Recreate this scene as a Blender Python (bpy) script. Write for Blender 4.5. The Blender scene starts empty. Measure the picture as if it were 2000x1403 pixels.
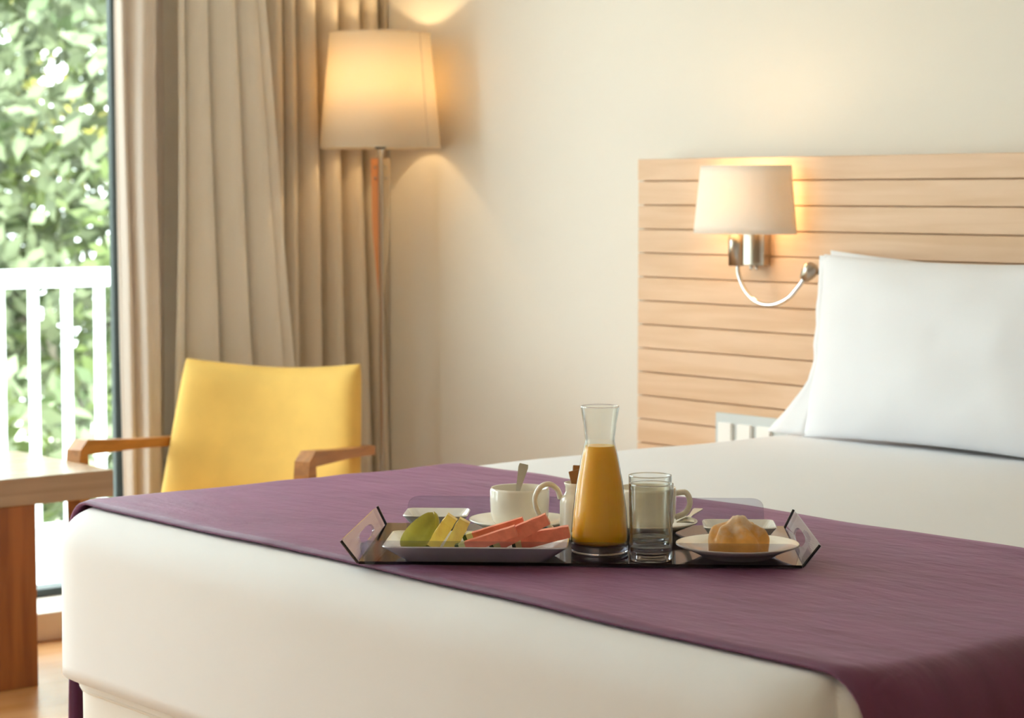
import bpy, bmesh, math, random
from mathutils import Vector, Matrix, noise

# ------------------------------------------------------------------ camera
sc = bpy.context.scene
F_PX, HC = 4250.0, 1.16
PITCH = math.atan((701.5 - 380) / F_PX)
YAW = math.radians(50.5)
fh = Vector((-math.sin(YAW), math.cos(YAW), 0))
RT = Vector((math.cos(YAW), math.sin(YAW), 0))
FW = fh * math.cos(PITCH) + Vector((0, 0, -math.sin(PITCH)))
UP = RT.cross(FW)
EYE = Vector((0, 0, HC))
cd = bpy.data.cameras.new('camera')
cd.sensor_width = 36
cd.lens = F_PX / 2000 * 36
cd.dof.use_dof = True
cd.dof.focus_distance = 3.15
cd.dof.aperture_fstop = 7.0
cd.clip_start = 0.05
cam = bpy.data.objects.new('camera', cd)
sc.collection.objects.link(cam)
m = Matrix((RT, UP, -FW)).transposed().to_4x4()
m.translation = EYE
cam.matrix_world = m
sc.camera = cam

def at(px, py, axis, val):
    """point where the sight line of a photo pixel meets the plane axis = val"""
    d = FW + RT * ((px - 1000) / F_PX) - UP * ((py - 701.5) / F_PX)
    i = 'xyz'.index(axis)
    return EYE + d * ((val - EYE[i]) / d[i])

# ------------------------------------------------------------------ light and exposure
SKY = 5.5
w = bpy.data.worlds.new('world')
sc.world = w
w.use_nodes = True
bg = w.node_tree.nodes['Background']
bg.inputs[0].default_value = (0.93, 0.96, 1.0, 1)
bg.inputs[1].default_value = SKY

def link(o):
    sc.collection.objects.link(o)
    return o

sun = bpy.data.lights.new('sun_offscreen', 'SUN')
sun.energy = 6.5
sun.color = (1, 0.95, 0.86)
sun.angle = math.radians(1)
so = link(bpy.data.objects.new('sun_offscreen', sun))
so.rotation_euler = Vector((-0.75, 0.25, -0.8)).to_track_quat('-Z', 'Y').to_euler()
# the window opening as a portal: it only guides the sky light, it gives none
pl = bpy.data.lights.new('window_left_offscreen', 'AREA')
pl.shape = 'RECTANGLE'
pl.size, pl.size_y = 3.8, 2.3
pl.cycles.is_portal = True
po = link(bpy.data.objects.new('window_left_offscreen', pl))
po.location = (-5.38, 1.0, 1.23)
po.rotation_euler = Vector((1, 0, 0)).to_track_quat('-Z', 'Z').to_euler()

vs = sc.view_settings
vs.view_transform = 'Standard'
vs.look = 'None'
vs.exposure = 0.82
vs.gamma = 1
vs.use_curve_mapping = False
cy = sc.cycles
cy.max_bounces = 14
cy.diffuse_bounces = 6
cy.transmission_bounces = 12
cy.transparent_max_bounces = 16
cy.sample_clamp_indirect = 6
cy.use_denoising = True

# ------------------------------------------------------------------ materials
def lin(h):
    if isinstance(h, str):
        v = [int(h[i:i + 2], 16) / 255 for i in (0, 2, 4)]
    else:
        v = [c / 255 for c in h]
    return tuple(c / 12.92 if c <= 0.04045 else ((c + 0.055) / 1.055) ** 2.4 for c in v) + (1,)

def pmat(name, col, rough=0.6, metal=0.0, bump=None, var=None, **kw):
    m = bpy.data.materials.new(name)
    m.use_nodes = True
    nt = m.node_tree
    b = nt.nodes['Principled BSDF']
    c = lin(col)
    b.inputs['Base Color'].default_value = c
    b.inputs['Roughness'].default_value = rough
    b.inputs['Metallic'].default_value = metal
    for k, v in kw.items():
        b.inputs[k.replace('_', ' ')].default_value = v
    tc = nt.nodes.new('ShaderNodeTexCoord')
    if var:                                  # (scale xyz, strength) soft tonal variation
        mp = nt.nodes.new('ShaderNodeMapping')
        mp.inputs['Scale'].default_value = var[0]
        nt.links.new(tc.outputs['Object'], mp.inputs[0])
        n = nt.nodes.new('ShaderNodeTexNoise')
        n.inputs['Scale'].default_value = 1
        n.inputs['Detail'].default_value = 4
        nt.links.new(mp.outputs[0], n.inputs[0])
        r = nt.nodes.new('ShaderNodeValToRGB')
        s = var[1]
        r.color_ramp.elements[0].position = 0.3
        r.color_ramp.elements[1].position = 0.7
        r.color_ramp.elements[0].color = tuple(x * (1 - s) for x in c[:3]) + (1,)
        r.color_ramp.elements[1].color = tuple(min(1, x * (1 + s)) for x in c[:3]) + (1,)
        nt.links.new(n.outputs[0], r.inputs[0])
        nt.links.new(r.outputs[0], b.inputs['Base Color'])
    if bump:                                 # (scale xyz, strength, distance)
        mp = nt.nodes.new('ShaderNodeMapping')
        mp.inputs['Scale'].default_value = bump[0]
        nt.links.new(tc.outputs['Object'], mp.inputs[0])
        n = nt.nodes.new('ShaderNodeTexNoise')
        n.inputs['Scale'].default_value = 1
        n.inputs['Detail'].default_value = 5
        nt.links.new(mp.outputs[0], n.inputs[0])
        bn = nt.nodes.new('ShaderNodeBump')
        bn.inputs['Strength'].default_value = bump[1]
        bn.inputs['Distance'].default_value = bump[2]
        nt.links.new(n.outputs[0], bn.inputs['Height'])
        nt.links.new(bn.outputs[0], b.inputs['Normal'])
    return m

def wood(name, light, dark, axis=0, rough=0.45, ring=22):
    m = bpy.data.materials.new(name)
    m.use_nodes = True
    nt = m.node_tree
    b = nt.nodes['Principled BSDF']
    b.inputs['Roughness'].default_value = rough
    tc = nt.nodes.new('ShaderNodeTexCoord')
    oi = nt.nodes.new('ShaderNodeObjectInfo')
    ad = nt.nodes.new('ShaderNodeVectorMath')
    sc_ = nt.nodes.new('ShaderNodeVectorMath')
    sc_.operation = 'SCALE'
    sc_.inputs[0].default_value = (7, 5, 9)
    nt.links.new(oi.outputs['Random'], sc_.inputs['Scale'])
    nt.links.new(tc.outputs['Object'], ad.inputs[0])
    nt.links.new(sc_.outputs[0], ad.inputs[1])
    mp = nt.nodes.new('ShaderNodeMapping')
    s = [ring] * 3
    s[axis] = ring * 0.07
    mp.inputs['Scale'].default_value = s
    nt.links.new(ad.outputs[0], mp.inputs[0])
    n = nt.nodes.new('ShaderNodeTexNoise')
    n.inputs['Scale'].default_value = 1.2
    n.inputs['Detail'].default_value = 6
    n.inputs['Distortion'].default_value = 0.6
    nt.links.new(mp.outputs[0], n.inputs[0])
    r = nt.nodes.new('ShaderNodeValToRGB')
    r.color_ramp.elements[0].position = 0.34
    r.color_ramp.elements[1].position = 0.62
    r.color_ramp.elements[0].color = lin(dark)
    r.color_ramp.elements[1].color = lin(light)
    nt.links.new(n.outputs[0], r.inputs[0])
    nt.links.new(r.outputs[0], b.inputs['Base Color'])
    bn = nt.nodes.new('ShaderNodeBump')
    bn.inputs['Strength'].default_value = 0.12
    bn.inputs['Distance'].default_value = 0.002
    nt.links.new(n.outputs[0], bn.inputs['Height'])
    nt.links.new(bn.outputs[0], b.inputs['Normal'])
    return m

def fabric_translucent(name, col, amount=0.4, tint=None):
    m = bpy.data.materials.new(name)
    m.use_nodes = True
    nt = m.node_tree
    nt.nodes.clear()
    out = nt.nodes.new('ShaderNodeOutputMaterial')
    d = nt.nodes.new('ShaderNodeBsdfDiffuse')
    t = nt.nodes.new('ShaderNodeBsdfTranslucent')
    mx = nt.nodes.new('ShaderNodeMixShader')
    d.inputs[0].default_value = lin(col)
    t.inputs[0].default_value = lin(tint or col)
    mx.inputs[0].default_value = amount
    tc = nt.nodes.new('ShaderNodeTexCoord')
    n = nt.nodes.new('ShaderNodeTexNoise')
    n.inputs['Scale'].default_value = 350
    bn = nt.nodes.new('ShaderNodeBump')
    bn.inputs['Strength'].default_value = 0.15
    bn.inputs['Distance'].default_value = 0.001
    nt.links.new(tc.outputs['Object'], n.inputs[0])
    nt.links.new(n.outputs[0], bn.inputs['Height'])
    nt.links.new(bn.outputs[0], d.inputs['Normal'])
    nt.links.new(d.outputs[0], mx.inputs[1])
    nt.links.new(t.outputs[0], mx.inputs[2])
    nt.links.new(mx.outputs[0], out.inputs[0])
    return m

def clear_sheet(name, tint, rough=0.03, strength=1.0, rimtint=None):
    """thin clear or smoked sheet: tinted see-through with a mirror-like skin"""
    m = bpy.data.materials.new(name)
    m.use_nodes = True
    nt = m.node_tree
    nt.nodes.clear()
    out = nt.nodes.new('ShaderNodeOutputMaterial')
    t = nt.nodes.new('ShaderNodeBsdfTransparent')
    t.inputs[0].default_value = lin(tint)
    g = nt.nodes.new('ShaderNodeBsdfGlossy')
    g.inputs['Roughness'].default_value = rough
    fr = nt.nodes.new('ShaderNodeLayerWeight')
    fr.inputs[0].default_value = 0.5
    pw_ = nt.nodes.new('ShaderNodeMath')
    pw_.operation = 'POWER'
    pw_.inputs[1].default_value = 4.0
    nt.links.new(fr.outputs['Facing'], pw_.inputs[0])
    mu = nt.nodes.new('ShaderNodeMath')
    mu.operation = 'MULTIPLY_ADD'
    mu.inputs[1].default_value = 0.75 * strength
    mu.inputs[2].default_value = 0.035 * strength
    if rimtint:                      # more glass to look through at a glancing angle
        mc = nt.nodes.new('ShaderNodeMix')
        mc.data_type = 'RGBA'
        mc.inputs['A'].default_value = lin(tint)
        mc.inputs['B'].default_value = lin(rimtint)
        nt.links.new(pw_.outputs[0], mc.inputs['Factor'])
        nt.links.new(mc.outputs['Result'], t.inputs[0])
    mx = nt.nodes.new('ShaderNodeMixShader')
    nt.links.new(pw_.outputs[0], mu.inputs[0])
    nt.links.new(mu.outputs[0], mx.inputs[0])
    nt.links.new(t.outputs[0], mx.inputs[1])
    nt.links.new(g.outputs[0], mx.inputs[2])
    nt.links.new(mx.outputs[0], out.inputs[0])
    return m

def emit(name, col, strength):
    m = bpy.data.materials.new(name)
    m.use_nodes = True
    nt = m.node_tree
    nt.nodes.clear()
    out = nt.nodes.new('ShaderNodeOutputMaterial')
    e = nt.nodes.new('ShaderNodeEmission')
    e.inputs[0].default_value = lin(col)
    e.inputs[1].default_value = strength
    nt.links.new(e.outputs[0], out.inputs[0])
    return m

M = {}
M['wall'] = pmat('wall_paint', 'e6e1d8', 0.75, bump=((60, 60, 60), 0.05, 0.001))
M['ceiling'] = pmat('ceiling_paint', 'f0eeea', 0.8)
M['floor'] = wood('floor_wood', 'd9a774', 'c58f58', 1, 0.25, 9)
M['trim'] = pmat('trim_paint', 'd8cdbd', 0.5)
M['step'] = pmat('step_stone', 'ece4d8', 0.45, var=((6, 6, 6), 0.06))
M['frame'] = pmat('frame_metal', '3c4546', 0.4, metal=0.3)
M['pane'] = clear_sheet('window_pane', (240, 246, 244), 0.02, 0.6)
M['oak'] = wood('headboard_oak', 'dfbd9c', 'd3ad88', 0, 0.5, 26)
M['tablewood'] = wood('table_wood', 'b07a4a', '96623a', 1, 0.4, 30)
M['tabletop'] = wood('table_wood_top', 'b09474', '9f8364', 1, 0.2, 30)
M['legwood'] = wood('table_leg_wood', 'a9672f', '8d5122', 2, 0.4, 30)
M['armwood'] = wood('chair_wood', 'b57a3f', '9a6430', 1, 0.4, 40)
M['yellow'] = pmat('yellow_velvet', 'deb55c', 0.8, bump=((300, 300, 300), 0.2, 0.001), var=((7, 7, 7), 0.10), Sheen_Weight=0.35, Sheen_Roughness=0.4, Sheen_Tint=lin('ffe9a0'))
M['linen'] = pmat('white_linen', 'eaeaed', 0.85, bump=((25, 25, 25), 0.12, 0.004), Sheen_Weight=0.1)
M['pillow'] = pmat('pillow_cotton', 'eaeaee', 0.85, bump=((22, 22, 22), 0.18, 0.004))
M['basefab'] = pmat('base_fabric', 'e8e4df', 0.85)
M['purple'] = pmat('purple_suede', '6b3558', 0.55, bump=((16, 38, 20), 0.5, 0.006), var=((5, 20, 6), 0.16), Sheen_Weight=0.4, Sheen_Roughness=0.35, Sheen_Tint=lin('d9a6cc'))
M['drape'] = fabric_translucent('drape_cloth', 'ddd3ca', 0.05)
M['sheer'] = fabric_translucent('sheer_cloth', 'f5f0e8', 0.3)
M['voile'] = fabric_translucent('cream_cloth', 'e4d9c8', 0.12)
M['chrome'] = pmat('chrome', 'd8d8d6', 0.12, metal=1.0)
M['nickel'] = pmat('brushed_nickel', 'b5ada2', 0.28, metal=1.0)
M['darkmetal'] = pmat('dark_metal', '2a2622', 0.35, metal=0.6)
M['orange'] = wood('orange_wood', 'eaa672', 'de955e', 2, 0.35, 30)
M['palewood'] = wood('pale_wood', 'd2bfa0', 'c6b190', 2, 0.5, 30)
M['shade'] = fabric_translucent('shade_linen', 'f3ead9', 0.4, 'f8e8cc')
M['shade2'] = fabric_translucent('sconce_linen', 'f2efe9', 0.18, 'f8e6c4')
M['bulb'] = emit('lit_bulb', 'ffdca4', 120)
M['bulb2'] = emit('lit_sconce_bulb', 'ffd89c', 40)
M['plate_grey'] = pmat('plate_plastic', 'c9cfd0', 0.4)
M['rocker'] = pmat('rocker_plastic', 'f2f1ee', 0.35)
M['china'] = pmat('china', 'efe9dc', 0.18, Coat_Weight=0.3)
M['chinaw'] = pmat('white_china', 'f2f2f0', 0.16, Coat_Weight=0.3)
M['smoke'] = clear_sheet('smoked_acrylic', (236, 236, 242), 0.03, 0.9)
M['smokebase'] = clear_sheet('smoked_base', (110, 110, 116), 0.06, 1.2)
M['edge'] = pmat('acrylic_edge', '23232b', 0.2)
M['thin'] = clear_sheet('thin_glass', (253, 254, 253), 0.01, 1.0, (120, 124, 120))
M['glass'] = pmat('glass', 'ffffff', 0.0, Transmission_Weight=1.0, IOR=1.45)
M['juice'] = pmat('orange_juice', 'ffbc22', 0.28, Subsurface_Weight=0.35, Subsurface_Radius=(0.02, 0.008, 0.001), Subsurface_Scale=0.6)
M['steel'] = pmat('steel', 'd0cfc4', 0.35, metal=1.0)
M['blackplastic'] = pmat('black_plastic', '30302e', 0.4)
M['paper'] = pmat('kraft_paper', 'a5764c', 0.7)
M['melon'] = pmat('melon_flesh', 'f98c72', 0.35, var=((60, 60, 60), 0.2), Subsurface_Weight=0.2, Subsurface_Radius=(0.01, 0.003, 0.002), Subsurface_Scale=0.3)
M['rindpale'] = pmat('melon_rind', 'dfe0a0', 0.4)
M['rindgreen'] = pmat('melon_skin', '3c5a30', 0.35)
M['pine'] = pmat('pineapple_flesh', 'ffdf7a', 0.45, var=((90, 90, 40), 0.12), bump=((140, 140, 60), 0.3, 0.002), Subsurface_Weight=0.15, Subsurface_Radius=(0.01, 0.006, 0.002), Subsurface_Scale=0.3)
M['pearskin'] = pmat('pear_skin', 'b4b044', 0.4, var=((30, 30, 30), 0.25))
M['pearflesh'] = pmat('pear_flesh', 'd9c98a', 0.5, var=((60, 60, 60), 0.08))
M['crust'] = pmat('pastry_crust', 'e3a858', 0.5, var=((35, 35, 35), 0.25), bump=((120, 120, 120), 0.3, 0.002))
M['rail'] = pmat('rail_paint', 'f4f6f6', 0.5)
M['slab'] = pmat('balcony_tile', 'dfe3e4', 0.6)
M['bark'] = pmat('bark', '8b8578', 0.9, bump=((20, 20, 6), 0.5, 0.01))
M['leaf'] = [pmat('leaf_' + n, c, 0.55) for n, c in (('mid', '5c6b38'), ('grey', '6a7456'), ('yellow', '8f8a38'), ('deep', '44552f'))]
M['ground'] = pmat('garden_ground', 'c6c4b0', 0.9, var=((0.5, 0.5, 0.5), 0.1))

# crust with a dusting of sugar on its upward side
def sugar(m):
    nt = m.node_tree
    b = nt.nodes['Principled BSDF']
    src = b.inputs['Base Color'].links[0].from_socket
    tc = nt.nodes.new('ShaderNodeTexCoord')
    se = nt.nodes.new('ShaderNodeSeparateXYZ')
    nt.links.new(tc.outputs['Object'], se.inputs[0])
    n = nt.nodes.new('ShaderNodeTexNoise')
    n.inputs['Scale'].default_value = 60
    n.inputs['Detail'].default_value = 4
    nt.links.new(tc.outputs['Object'], n.inputs[0])
    a = nt.nodes.new('ShaderNodeMath')
    a.operation = 'MULTIPLY_ADD'
    a.inputs[1].default_value = 28.0
    a.inputs[2].default_value = -0.75
    nt.links.new(se.outputs['Z'], a.inputs[0])
    a2 = nt.nodes.new('ShaderNodeMath')
    a2.operation = 'MULTIPLY_ADD'
    a2.use_clamp = True
    a2.inputs[1].default_value = 1.9
    nt.links.new(n.outputs[0], a2.inputs[0])
    a3 = nt.nodes.new('ShaderNodeMath')
    a3.operation = 'SUBTRACT'
    a3.inputs[1].default_value = 0.95
    nt.links.new(a.outputs[0], a3.inputs[0])
    nt.links.new(a3.outputs[0], a2.inputs[2])
    mx = nt.nodes.new('ShaderNodeMix')
    mx.data_type = 'RGBA'
    mx.inputs['B'].default_value = lin('e6dac6')
    nt.links.new(a2.outputs[0], mx.inputs['Factor'])
    nt.links.new(src, mx.inputs['A'])
    nt.links.new(mx.outputs['Result'], b.inputs['Base Color'])
sugar(M['crust'])

# ------------------------------------------------------------------ mesh helpers
def mk(name, verts, faces, mat, parent=None, smooth=False, loc=None, rz=None):
    me = bpy.data.meshes.new(name)
    me.from_pydata([tuple(v) for v in verts], [], faces)
    me.validate()
    if isinstance(mat, (list, tuple)):
        for x in mat:
            me.materials.append(x)
    elif mat:
        me.materials.append(mat)
    bm = bmesh.new()
    bm.from_mesh(me)
    bmesh.ops.recalc_face_normals(bm, faces=bm.faces)
    bm.to_mesh(me)
    bm.free()
    if smooth:
        me.polygons.foreach_set('use_smooth', [True] * len(me.polygons))
    o = link(bpy.data.objects.new(name, me))
    if parent:
        o.parent = parent
    if loc is not None:
        o.location = loc
    if rz is not None:
        o.rotation_euler = (0, 0, rz)
    return o

def frombm(name, bm, mat, parent=None, smooth=False, loc=None, rz=None):
    me = bpy.data.meshes.new(name)
    bmesh.ops.recalc_face_normals(bm, faces=bm.faces)
    bm.to_mesh(me)
    bm.free()
    me.materials.append(mat)
    if smooth:
        me.polygons.foreach_set('use_smooth', [True] * len(me.polygons))
    o = link(bpy.data.objects.new(name, me))
    if parent:
        o.parent = parent
    if loc is not None:
        o.location = loc
    if rz is not None:
        o.rotation_euler = (0, 0, rz)
    return o

def box_bm(lo, hi, bev=0.0, seg=2, bm=None):
    b = bmesh.new()
    c = [(x, y, z) for x in (lo[0], hi[0]) for y in (lo[1], hi[1]) for z in (lo[2], hi[2])]
    v = [b.verts.new(p) for p in c]
    for f in ((0, 1, 3, 2), (4, 6, 7, 5), (0, 4, 5, 1), (2, 3, 7, 6), (0, 2, 6, 4), (1, 5, 7, 3)):
        b.faces.new([v[i] for i in f])
    bmesh.ops.recalc_face_normals(b, faces=b.faces)
    if bev:
        bmesh.ops.bevel(b, geom=b.edges[:], offset=bev, segments=seg, profile=0.5, affect='EDGES')
    if bm is None:
        return b
    me = bpy.data.meshes.new('tmp')
    b.to_mesh(me)
    b.free()
    bm.from_mesh(me)
    bpy.data.meshes.remove(me)
    return bm

def box(name, lo, hi, mat, parent=None, bev=0.0, seg=2, **kw):
    return frombm(name, box_bm(lo, hi, bev, seg), mat, parent, **kw)

def lathe(name, prof, mat, parent=None, n=48, close=False, loc=None, rz=None):
    vs, fs = [], []
    k = len(prof)
    for i in range(n):
        a = 2 * math.pi * i / n
        for r, z in prof:
            vs.append((r * math.cos(a), r * math.sin(a), z))
    rng = k if close else k - 1
    for i in range(n):
        j = (i + 1) % n
        for q in range(rng):
            q2 = (q + 1) % k
            fs.append((i * k + q, j * k + q, j * k + q2, i * k + q2))
    me = bpy.data.meshes.new(name)
    me.from_pydata(vs, [], fs)
    bm = bmesh.new()
    bm.from_mesh(me)
    bmesh.ops.remove_doubles(bm, verts=bm.verts, dist=1e-6)
    bpy.data.meshes.remove(me)
    return frombm(name, bm, mat, parent, True, loc, rz)

def tube_data(pts, rad, n=10, base=0):
    pts = [Vector(p) for p in pts]
    if not isinstance(rad, (list, tuple)):
        rad = [rad] * len(pts)
    vs, fs = [], []
    up = Vector((0, 0, 1))
    prev = None
    for i, p in enumerate(pts):
        d = (pts[min(i + 1, len(pts) - 1)] - pts[max(i - 1, 0)]).normalized()
        if prev is None:
            a = d.cross(up)
            if a.length < 1e-3:
                a = d.cross(Vector((1, 0, 0)))
        else:
            a = prev - d * prev.dot(d)
        a.normalize()
        prev = a
        b = d.cross(a)
        for k in range(n):
            t = 2 * math.pi * k / n
            vs.append(p + (a * math.cos(t) + b * math.sin(t)) * rad[i])
    for i in range(len(pts) - 1):
        for k in range(n):
            k2 = (k + 1) % n
            fs.append(tuple(base + q for q in (i * n + k, i * n + k2, (i + 1) * n + k2, (i + 1) * n + k)))
    fs.append(tuple(base + k for k in range(n)))
    fs.append(tuple(base + (len(pts) - 1) * n + k for k in range(n)))
    return vs, fs

def tube(name, pts, rad, mat, parent=None, n=10, **kw):
    vs, fs = tube_data(pts, rad, n)
    return mk(name, vs, fs, mat, parent, True, **kw)

def smoothpath(pts, n=8):
    """Catmull-Rom through the points"""
    P = [Vector(p) for p in pts]
    P = [P[0] * 2 - P[1]] + P + [P[-1] * 2 - P[-2]]
    out = []
    for i in range(1, len(P) - 2):
        for k in range(n):
            t = k / n
            a, b, c, d = P[i - 1:i + 3]
            out.append(0.5 * (2 * b + (c - a) * t + (2 * a - 5 * b + 4 * c - d) * t * t + (3 * b - a - 3 * c + d) * t ** 3))
    out.append(P[-2])
    return out

def empty(name, loc=(0, 0, 0), rz=0):
    o = link(bpy.data.objects.new(name, None))
    o.location = loc
    o.rotation_euler = (0, 0, rz)
    o.empty_display_size = 0.05
    return o

def tag(o, label, cat, group=None):
    o['label'] = label
    o['category'] = cat
    if group:
        o['group'] = group
    return o

def struct(o):
    o['kind'] = 'structure'
    return o

def copytree(o, parent=None):
    c = link(o.copy())
    c.parent = parent
    for ch in list(o.children):
        copytree(ch, c)
    return c

def N(x, y, z=0.0):
    return noise.noise(Vector((x, y, z)))

# ------------------------------------------------------------------ room
WY, WX = 3.80, -5.29           # headboard wall, window wall (room side)
XR, YB, ZC = 1.3, -1.3, 2.6    # unseen right wall, back wall, ceiling
OY0, OY1, OZ0, OZ1 = -0.9, 3.02, 0.075, 2.38
struct(box('floor', (WX, YB, -0.12), (XR, WY, 0), M['floor']))
struct(box('ceiling', (WX - 0.07, YB - 0.15, ZC), (XR + 0.15, WY + 0.15, ZC + 0.15), M['ceiling']))
struct(box('wall_headboard', (WX - 0.07, WY, -0.12), (XR + 0.15, WY + 0.15, ZC), M['wall']))
struct(box('wall_right', (XR, YB, -0.12), (XR + 0.15, WY, ZC), M['wall']))
struct(box('wall_back', (WX - 0.07, YB - 0.15, -0.12), (XR + 0.15, YB, ZC), M['wall']))
bm = bmesh.new()
for lo, hi in (((WX - 0.07, YB, -0.12), (WX, OY0, ZC)), ((WX - 0.07, OY1, -0.12), (WX, WY, ZC)),
               ((WX - 0.07, OY0, OZ1), (WX, OY1, ZC)), ((WX - 0.07, OY0, -0.12), (WX, OY1, OZ0))):
    box_bm(lo, hi, bm=bm)
struct(frombm('wall_window', bm, M['wall']))
struct(box('trim_1', (WX, YB, 0), (-5.085, WY, 0.075), M['step'], bev=0.004))
bm = box_bm((-5.08, WY - 0.014, 0), (-3.995, WY, 0.08))
box_bm((-0.897, WY - 0.014, 0), (XR, WY, 0.08), bm=bm)
struct(frombm('baseboard_headboard', bm, M['trim']))

# sliding window: dark metal frame, two leaves, glass panes
win = struct(empty('window_1', (WX, 0, 0)))
def wbox(name, y0, y1, z0, z1, x0=-0.10, x1=-0.05, mat='frame', parent=None):
    return box(name, (x0, y0, z0), (x1, y1, z1), M[mat], parent or win, bev=0.003)
wbox('sill_rail', OY0, OY1, OZ0, OZ0 + 0.022, -0.07, 0.0)
wbox('head_rail', OY0, OY1, OZ1 - 0.05, OZ1, -0.07, 0.0)
wbox('jamb', OY0, OY0 + 0.04, OZ0 + 0.022, OZ1 - 0.05, -0.07, 0.0)
JY = at(213, 450, 'x', WX - 0.035).y
wbox('jamb', JY, OY1, OZ0 + 0.022, OZ1 - 0.05, -0.035, -0.012)
wbox('stile', 0.98, 1.04, OZ0 + 0.022, OZ1 - 0.05, -0.06, -0.005)
for y0, y1 in ((OY0 + 0.04, 0.98), (1.04, JY)):
    wbox('pane', y0, y1, OZ0 + 0.022, OZ1 - 0.05, -0.028, -0.022, 'pane')

# ------------------------------------------------------------------ outside: balcony, garden
struct(box('floor_balcony', (-6.75, -3, -0.15), (WX - 0.07, 6.5, 0.0), M['slab']))
rail = empty('balcony_railing', (-6.5, 0, 0))
tag(rail, 'white painted metal balcony railing with upright bars outside the window', 'railing')
box('top_rail', (-0.035, -3, 0.855), (0.035, 6.4, 0.915), M['rail'], rail, bev=0.006)
box('bottom_rail', (-0.02, -3, 0.03), (0.02, 6.4, 0.07), M['rail'], rail, bev=0.004)
b0 = None
for i in range(-51, 26):
    y = 3.323 + i * 0.121
    if y < -2.95 or y > 6.3:
        continue
    if b0 is None:
        b0 = box('baluster', (-0.012, -0.014, 0.06), (0.012, 0.014, 0.86), M['rail'], rail, loc=(0, y, 0))
    else:
        c = link(b0.copy())
        c.parent = rail
        c.location = (0, y, 0)
for y in (-2.9, 0.0, 6.2):
    box('post', (-0.025, y - 0.025, 0), (0.025, y + 0.025, 0.86), M['rail'], rail)
struct(box('ground_garden', (-40, -30, -3.4), (-6.9, 40, -3.2), M['ground']))

def tree(loc, trunk_h, crown_r, nclump, leafmats, label, seed, leafsize=0.17, low=0.0):
    rnd = random.Random(seed)
    t = empty('garden_tree', loc)
    tag(t, label, 'tree', None)
    vs, fs = tube_data([(0, 0, 0), (0.05, 0.06, trunk_h * 0.5), (0, 0.1, trunk_h)], [0.16, 0.12, 0.09], 10)
    tr = mk('trunk', vs, fs, M['bark'], t, True)
    cz = trunk_h + crown_r[2] * 0.75
    clumps = []
    for i in range(nclump):
        while True:
            p = Vector([rnd.uniform(-1, 1) for _ in range(3)])
            if 0.25 < p.length < 1 and p.z > -0.9 + low:
                break
        clumps.append(Vector((p.x * crown_r[0], p.y * crown_r[1], cz + p.z * crown_r[2])))
    for i in range(9):
        c = clumps[i * 7 % len(clumps)]
        s = Vector((0, 0.08, trunk_h * rnd.uniform(0.75, 1.0)))
        mid = (s + c) / 2 + Vector((rnd.uniform(-.2, .2), rnd.uniform(-.2, .2), -0.1))
        tube('branch', smoothpath([s, mid, c], 4), [0.05 - 0.004 * k for k in range(9)], M['bark'], tr, 7)
    vs, fs, mi = [], [], []
    for c in clumps:
        r = rnd.uniform(0.18, 0.42)
        mat = rnd.choices(range(len(leafmats)), weights=[5, 3, 2][:len(leafmats)])[0]
        for k in range(44):
            d = Vector([rnd.gauss(0, 1) for _ in range(3)]).normalized()
            p = c + d * r * rnd.uniform(0.4, 1)
            a = (d + Vector([rnd.gauss(0, .5) for _ in range(3)])).normalized()
            b = a.cross(Vector([rnd.gauss(0, 1) for _ in range(3)])).normalized()
            L = leafsize * rnd.uniform(0.7, 1.4)
            n0 = len(vs)
            vs += [p, p + a * L * .5 + b * L * .25, p + a * L, p + a * L * .5 - b * L * .25]
            fs.append((n0, n0 + 1, n0 + 2, n0 + 3))
            mi.append(mat)
    me = bpy.data.meshes.new('foliage')
    me.from_pydata([tuple(v) for v in vs], [], fs)
    for x in leafmats:
        me.materials.append(x)
    me.polygons.foreach_set('material_index', mi)
    fo = link(bpy.data.objects.new('foliage', me))
    fo.parent = t
    fo['kind'] = 'stuff'
    return t

L = M['leaf']
tree((-13.6, 7.15, -3.2), 3.3, (1.9, 2.1, 1.9), 210, [L[1], L[0], L[3]], 'broad grey green tree straight behind the balcony railing', 1)
tree((-17.5, 10.6, -3.2), 4.4, (2.2, 2.3, 2.6), 200, [L[2], L[0], L[1]], 'taller yellow green tree rising behind the grey green tree', 2, 0.16)
tree((-12.5, 1.6, -3.2), 3.0, (1.8, 1.9, 1.9), 240, [L[0], L[3], L[1]], 'deep green tree beyond the middle of the balcony', 3)
tree((-14.0, -3.5, -3.2), 3.0, (2.0, 2.0, 2.0), 220, [L[1], L[2], L[0]], 'pale green tree beyond the far end of the balcony', 4)
tree((-11.4, 5.7, -3.2), 1.7, (0.9, 1.8, 1.0), 42, [L[0], L[1], L[3]], 'low leafy garden shrub seen between the railing bars', 5)

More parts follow.
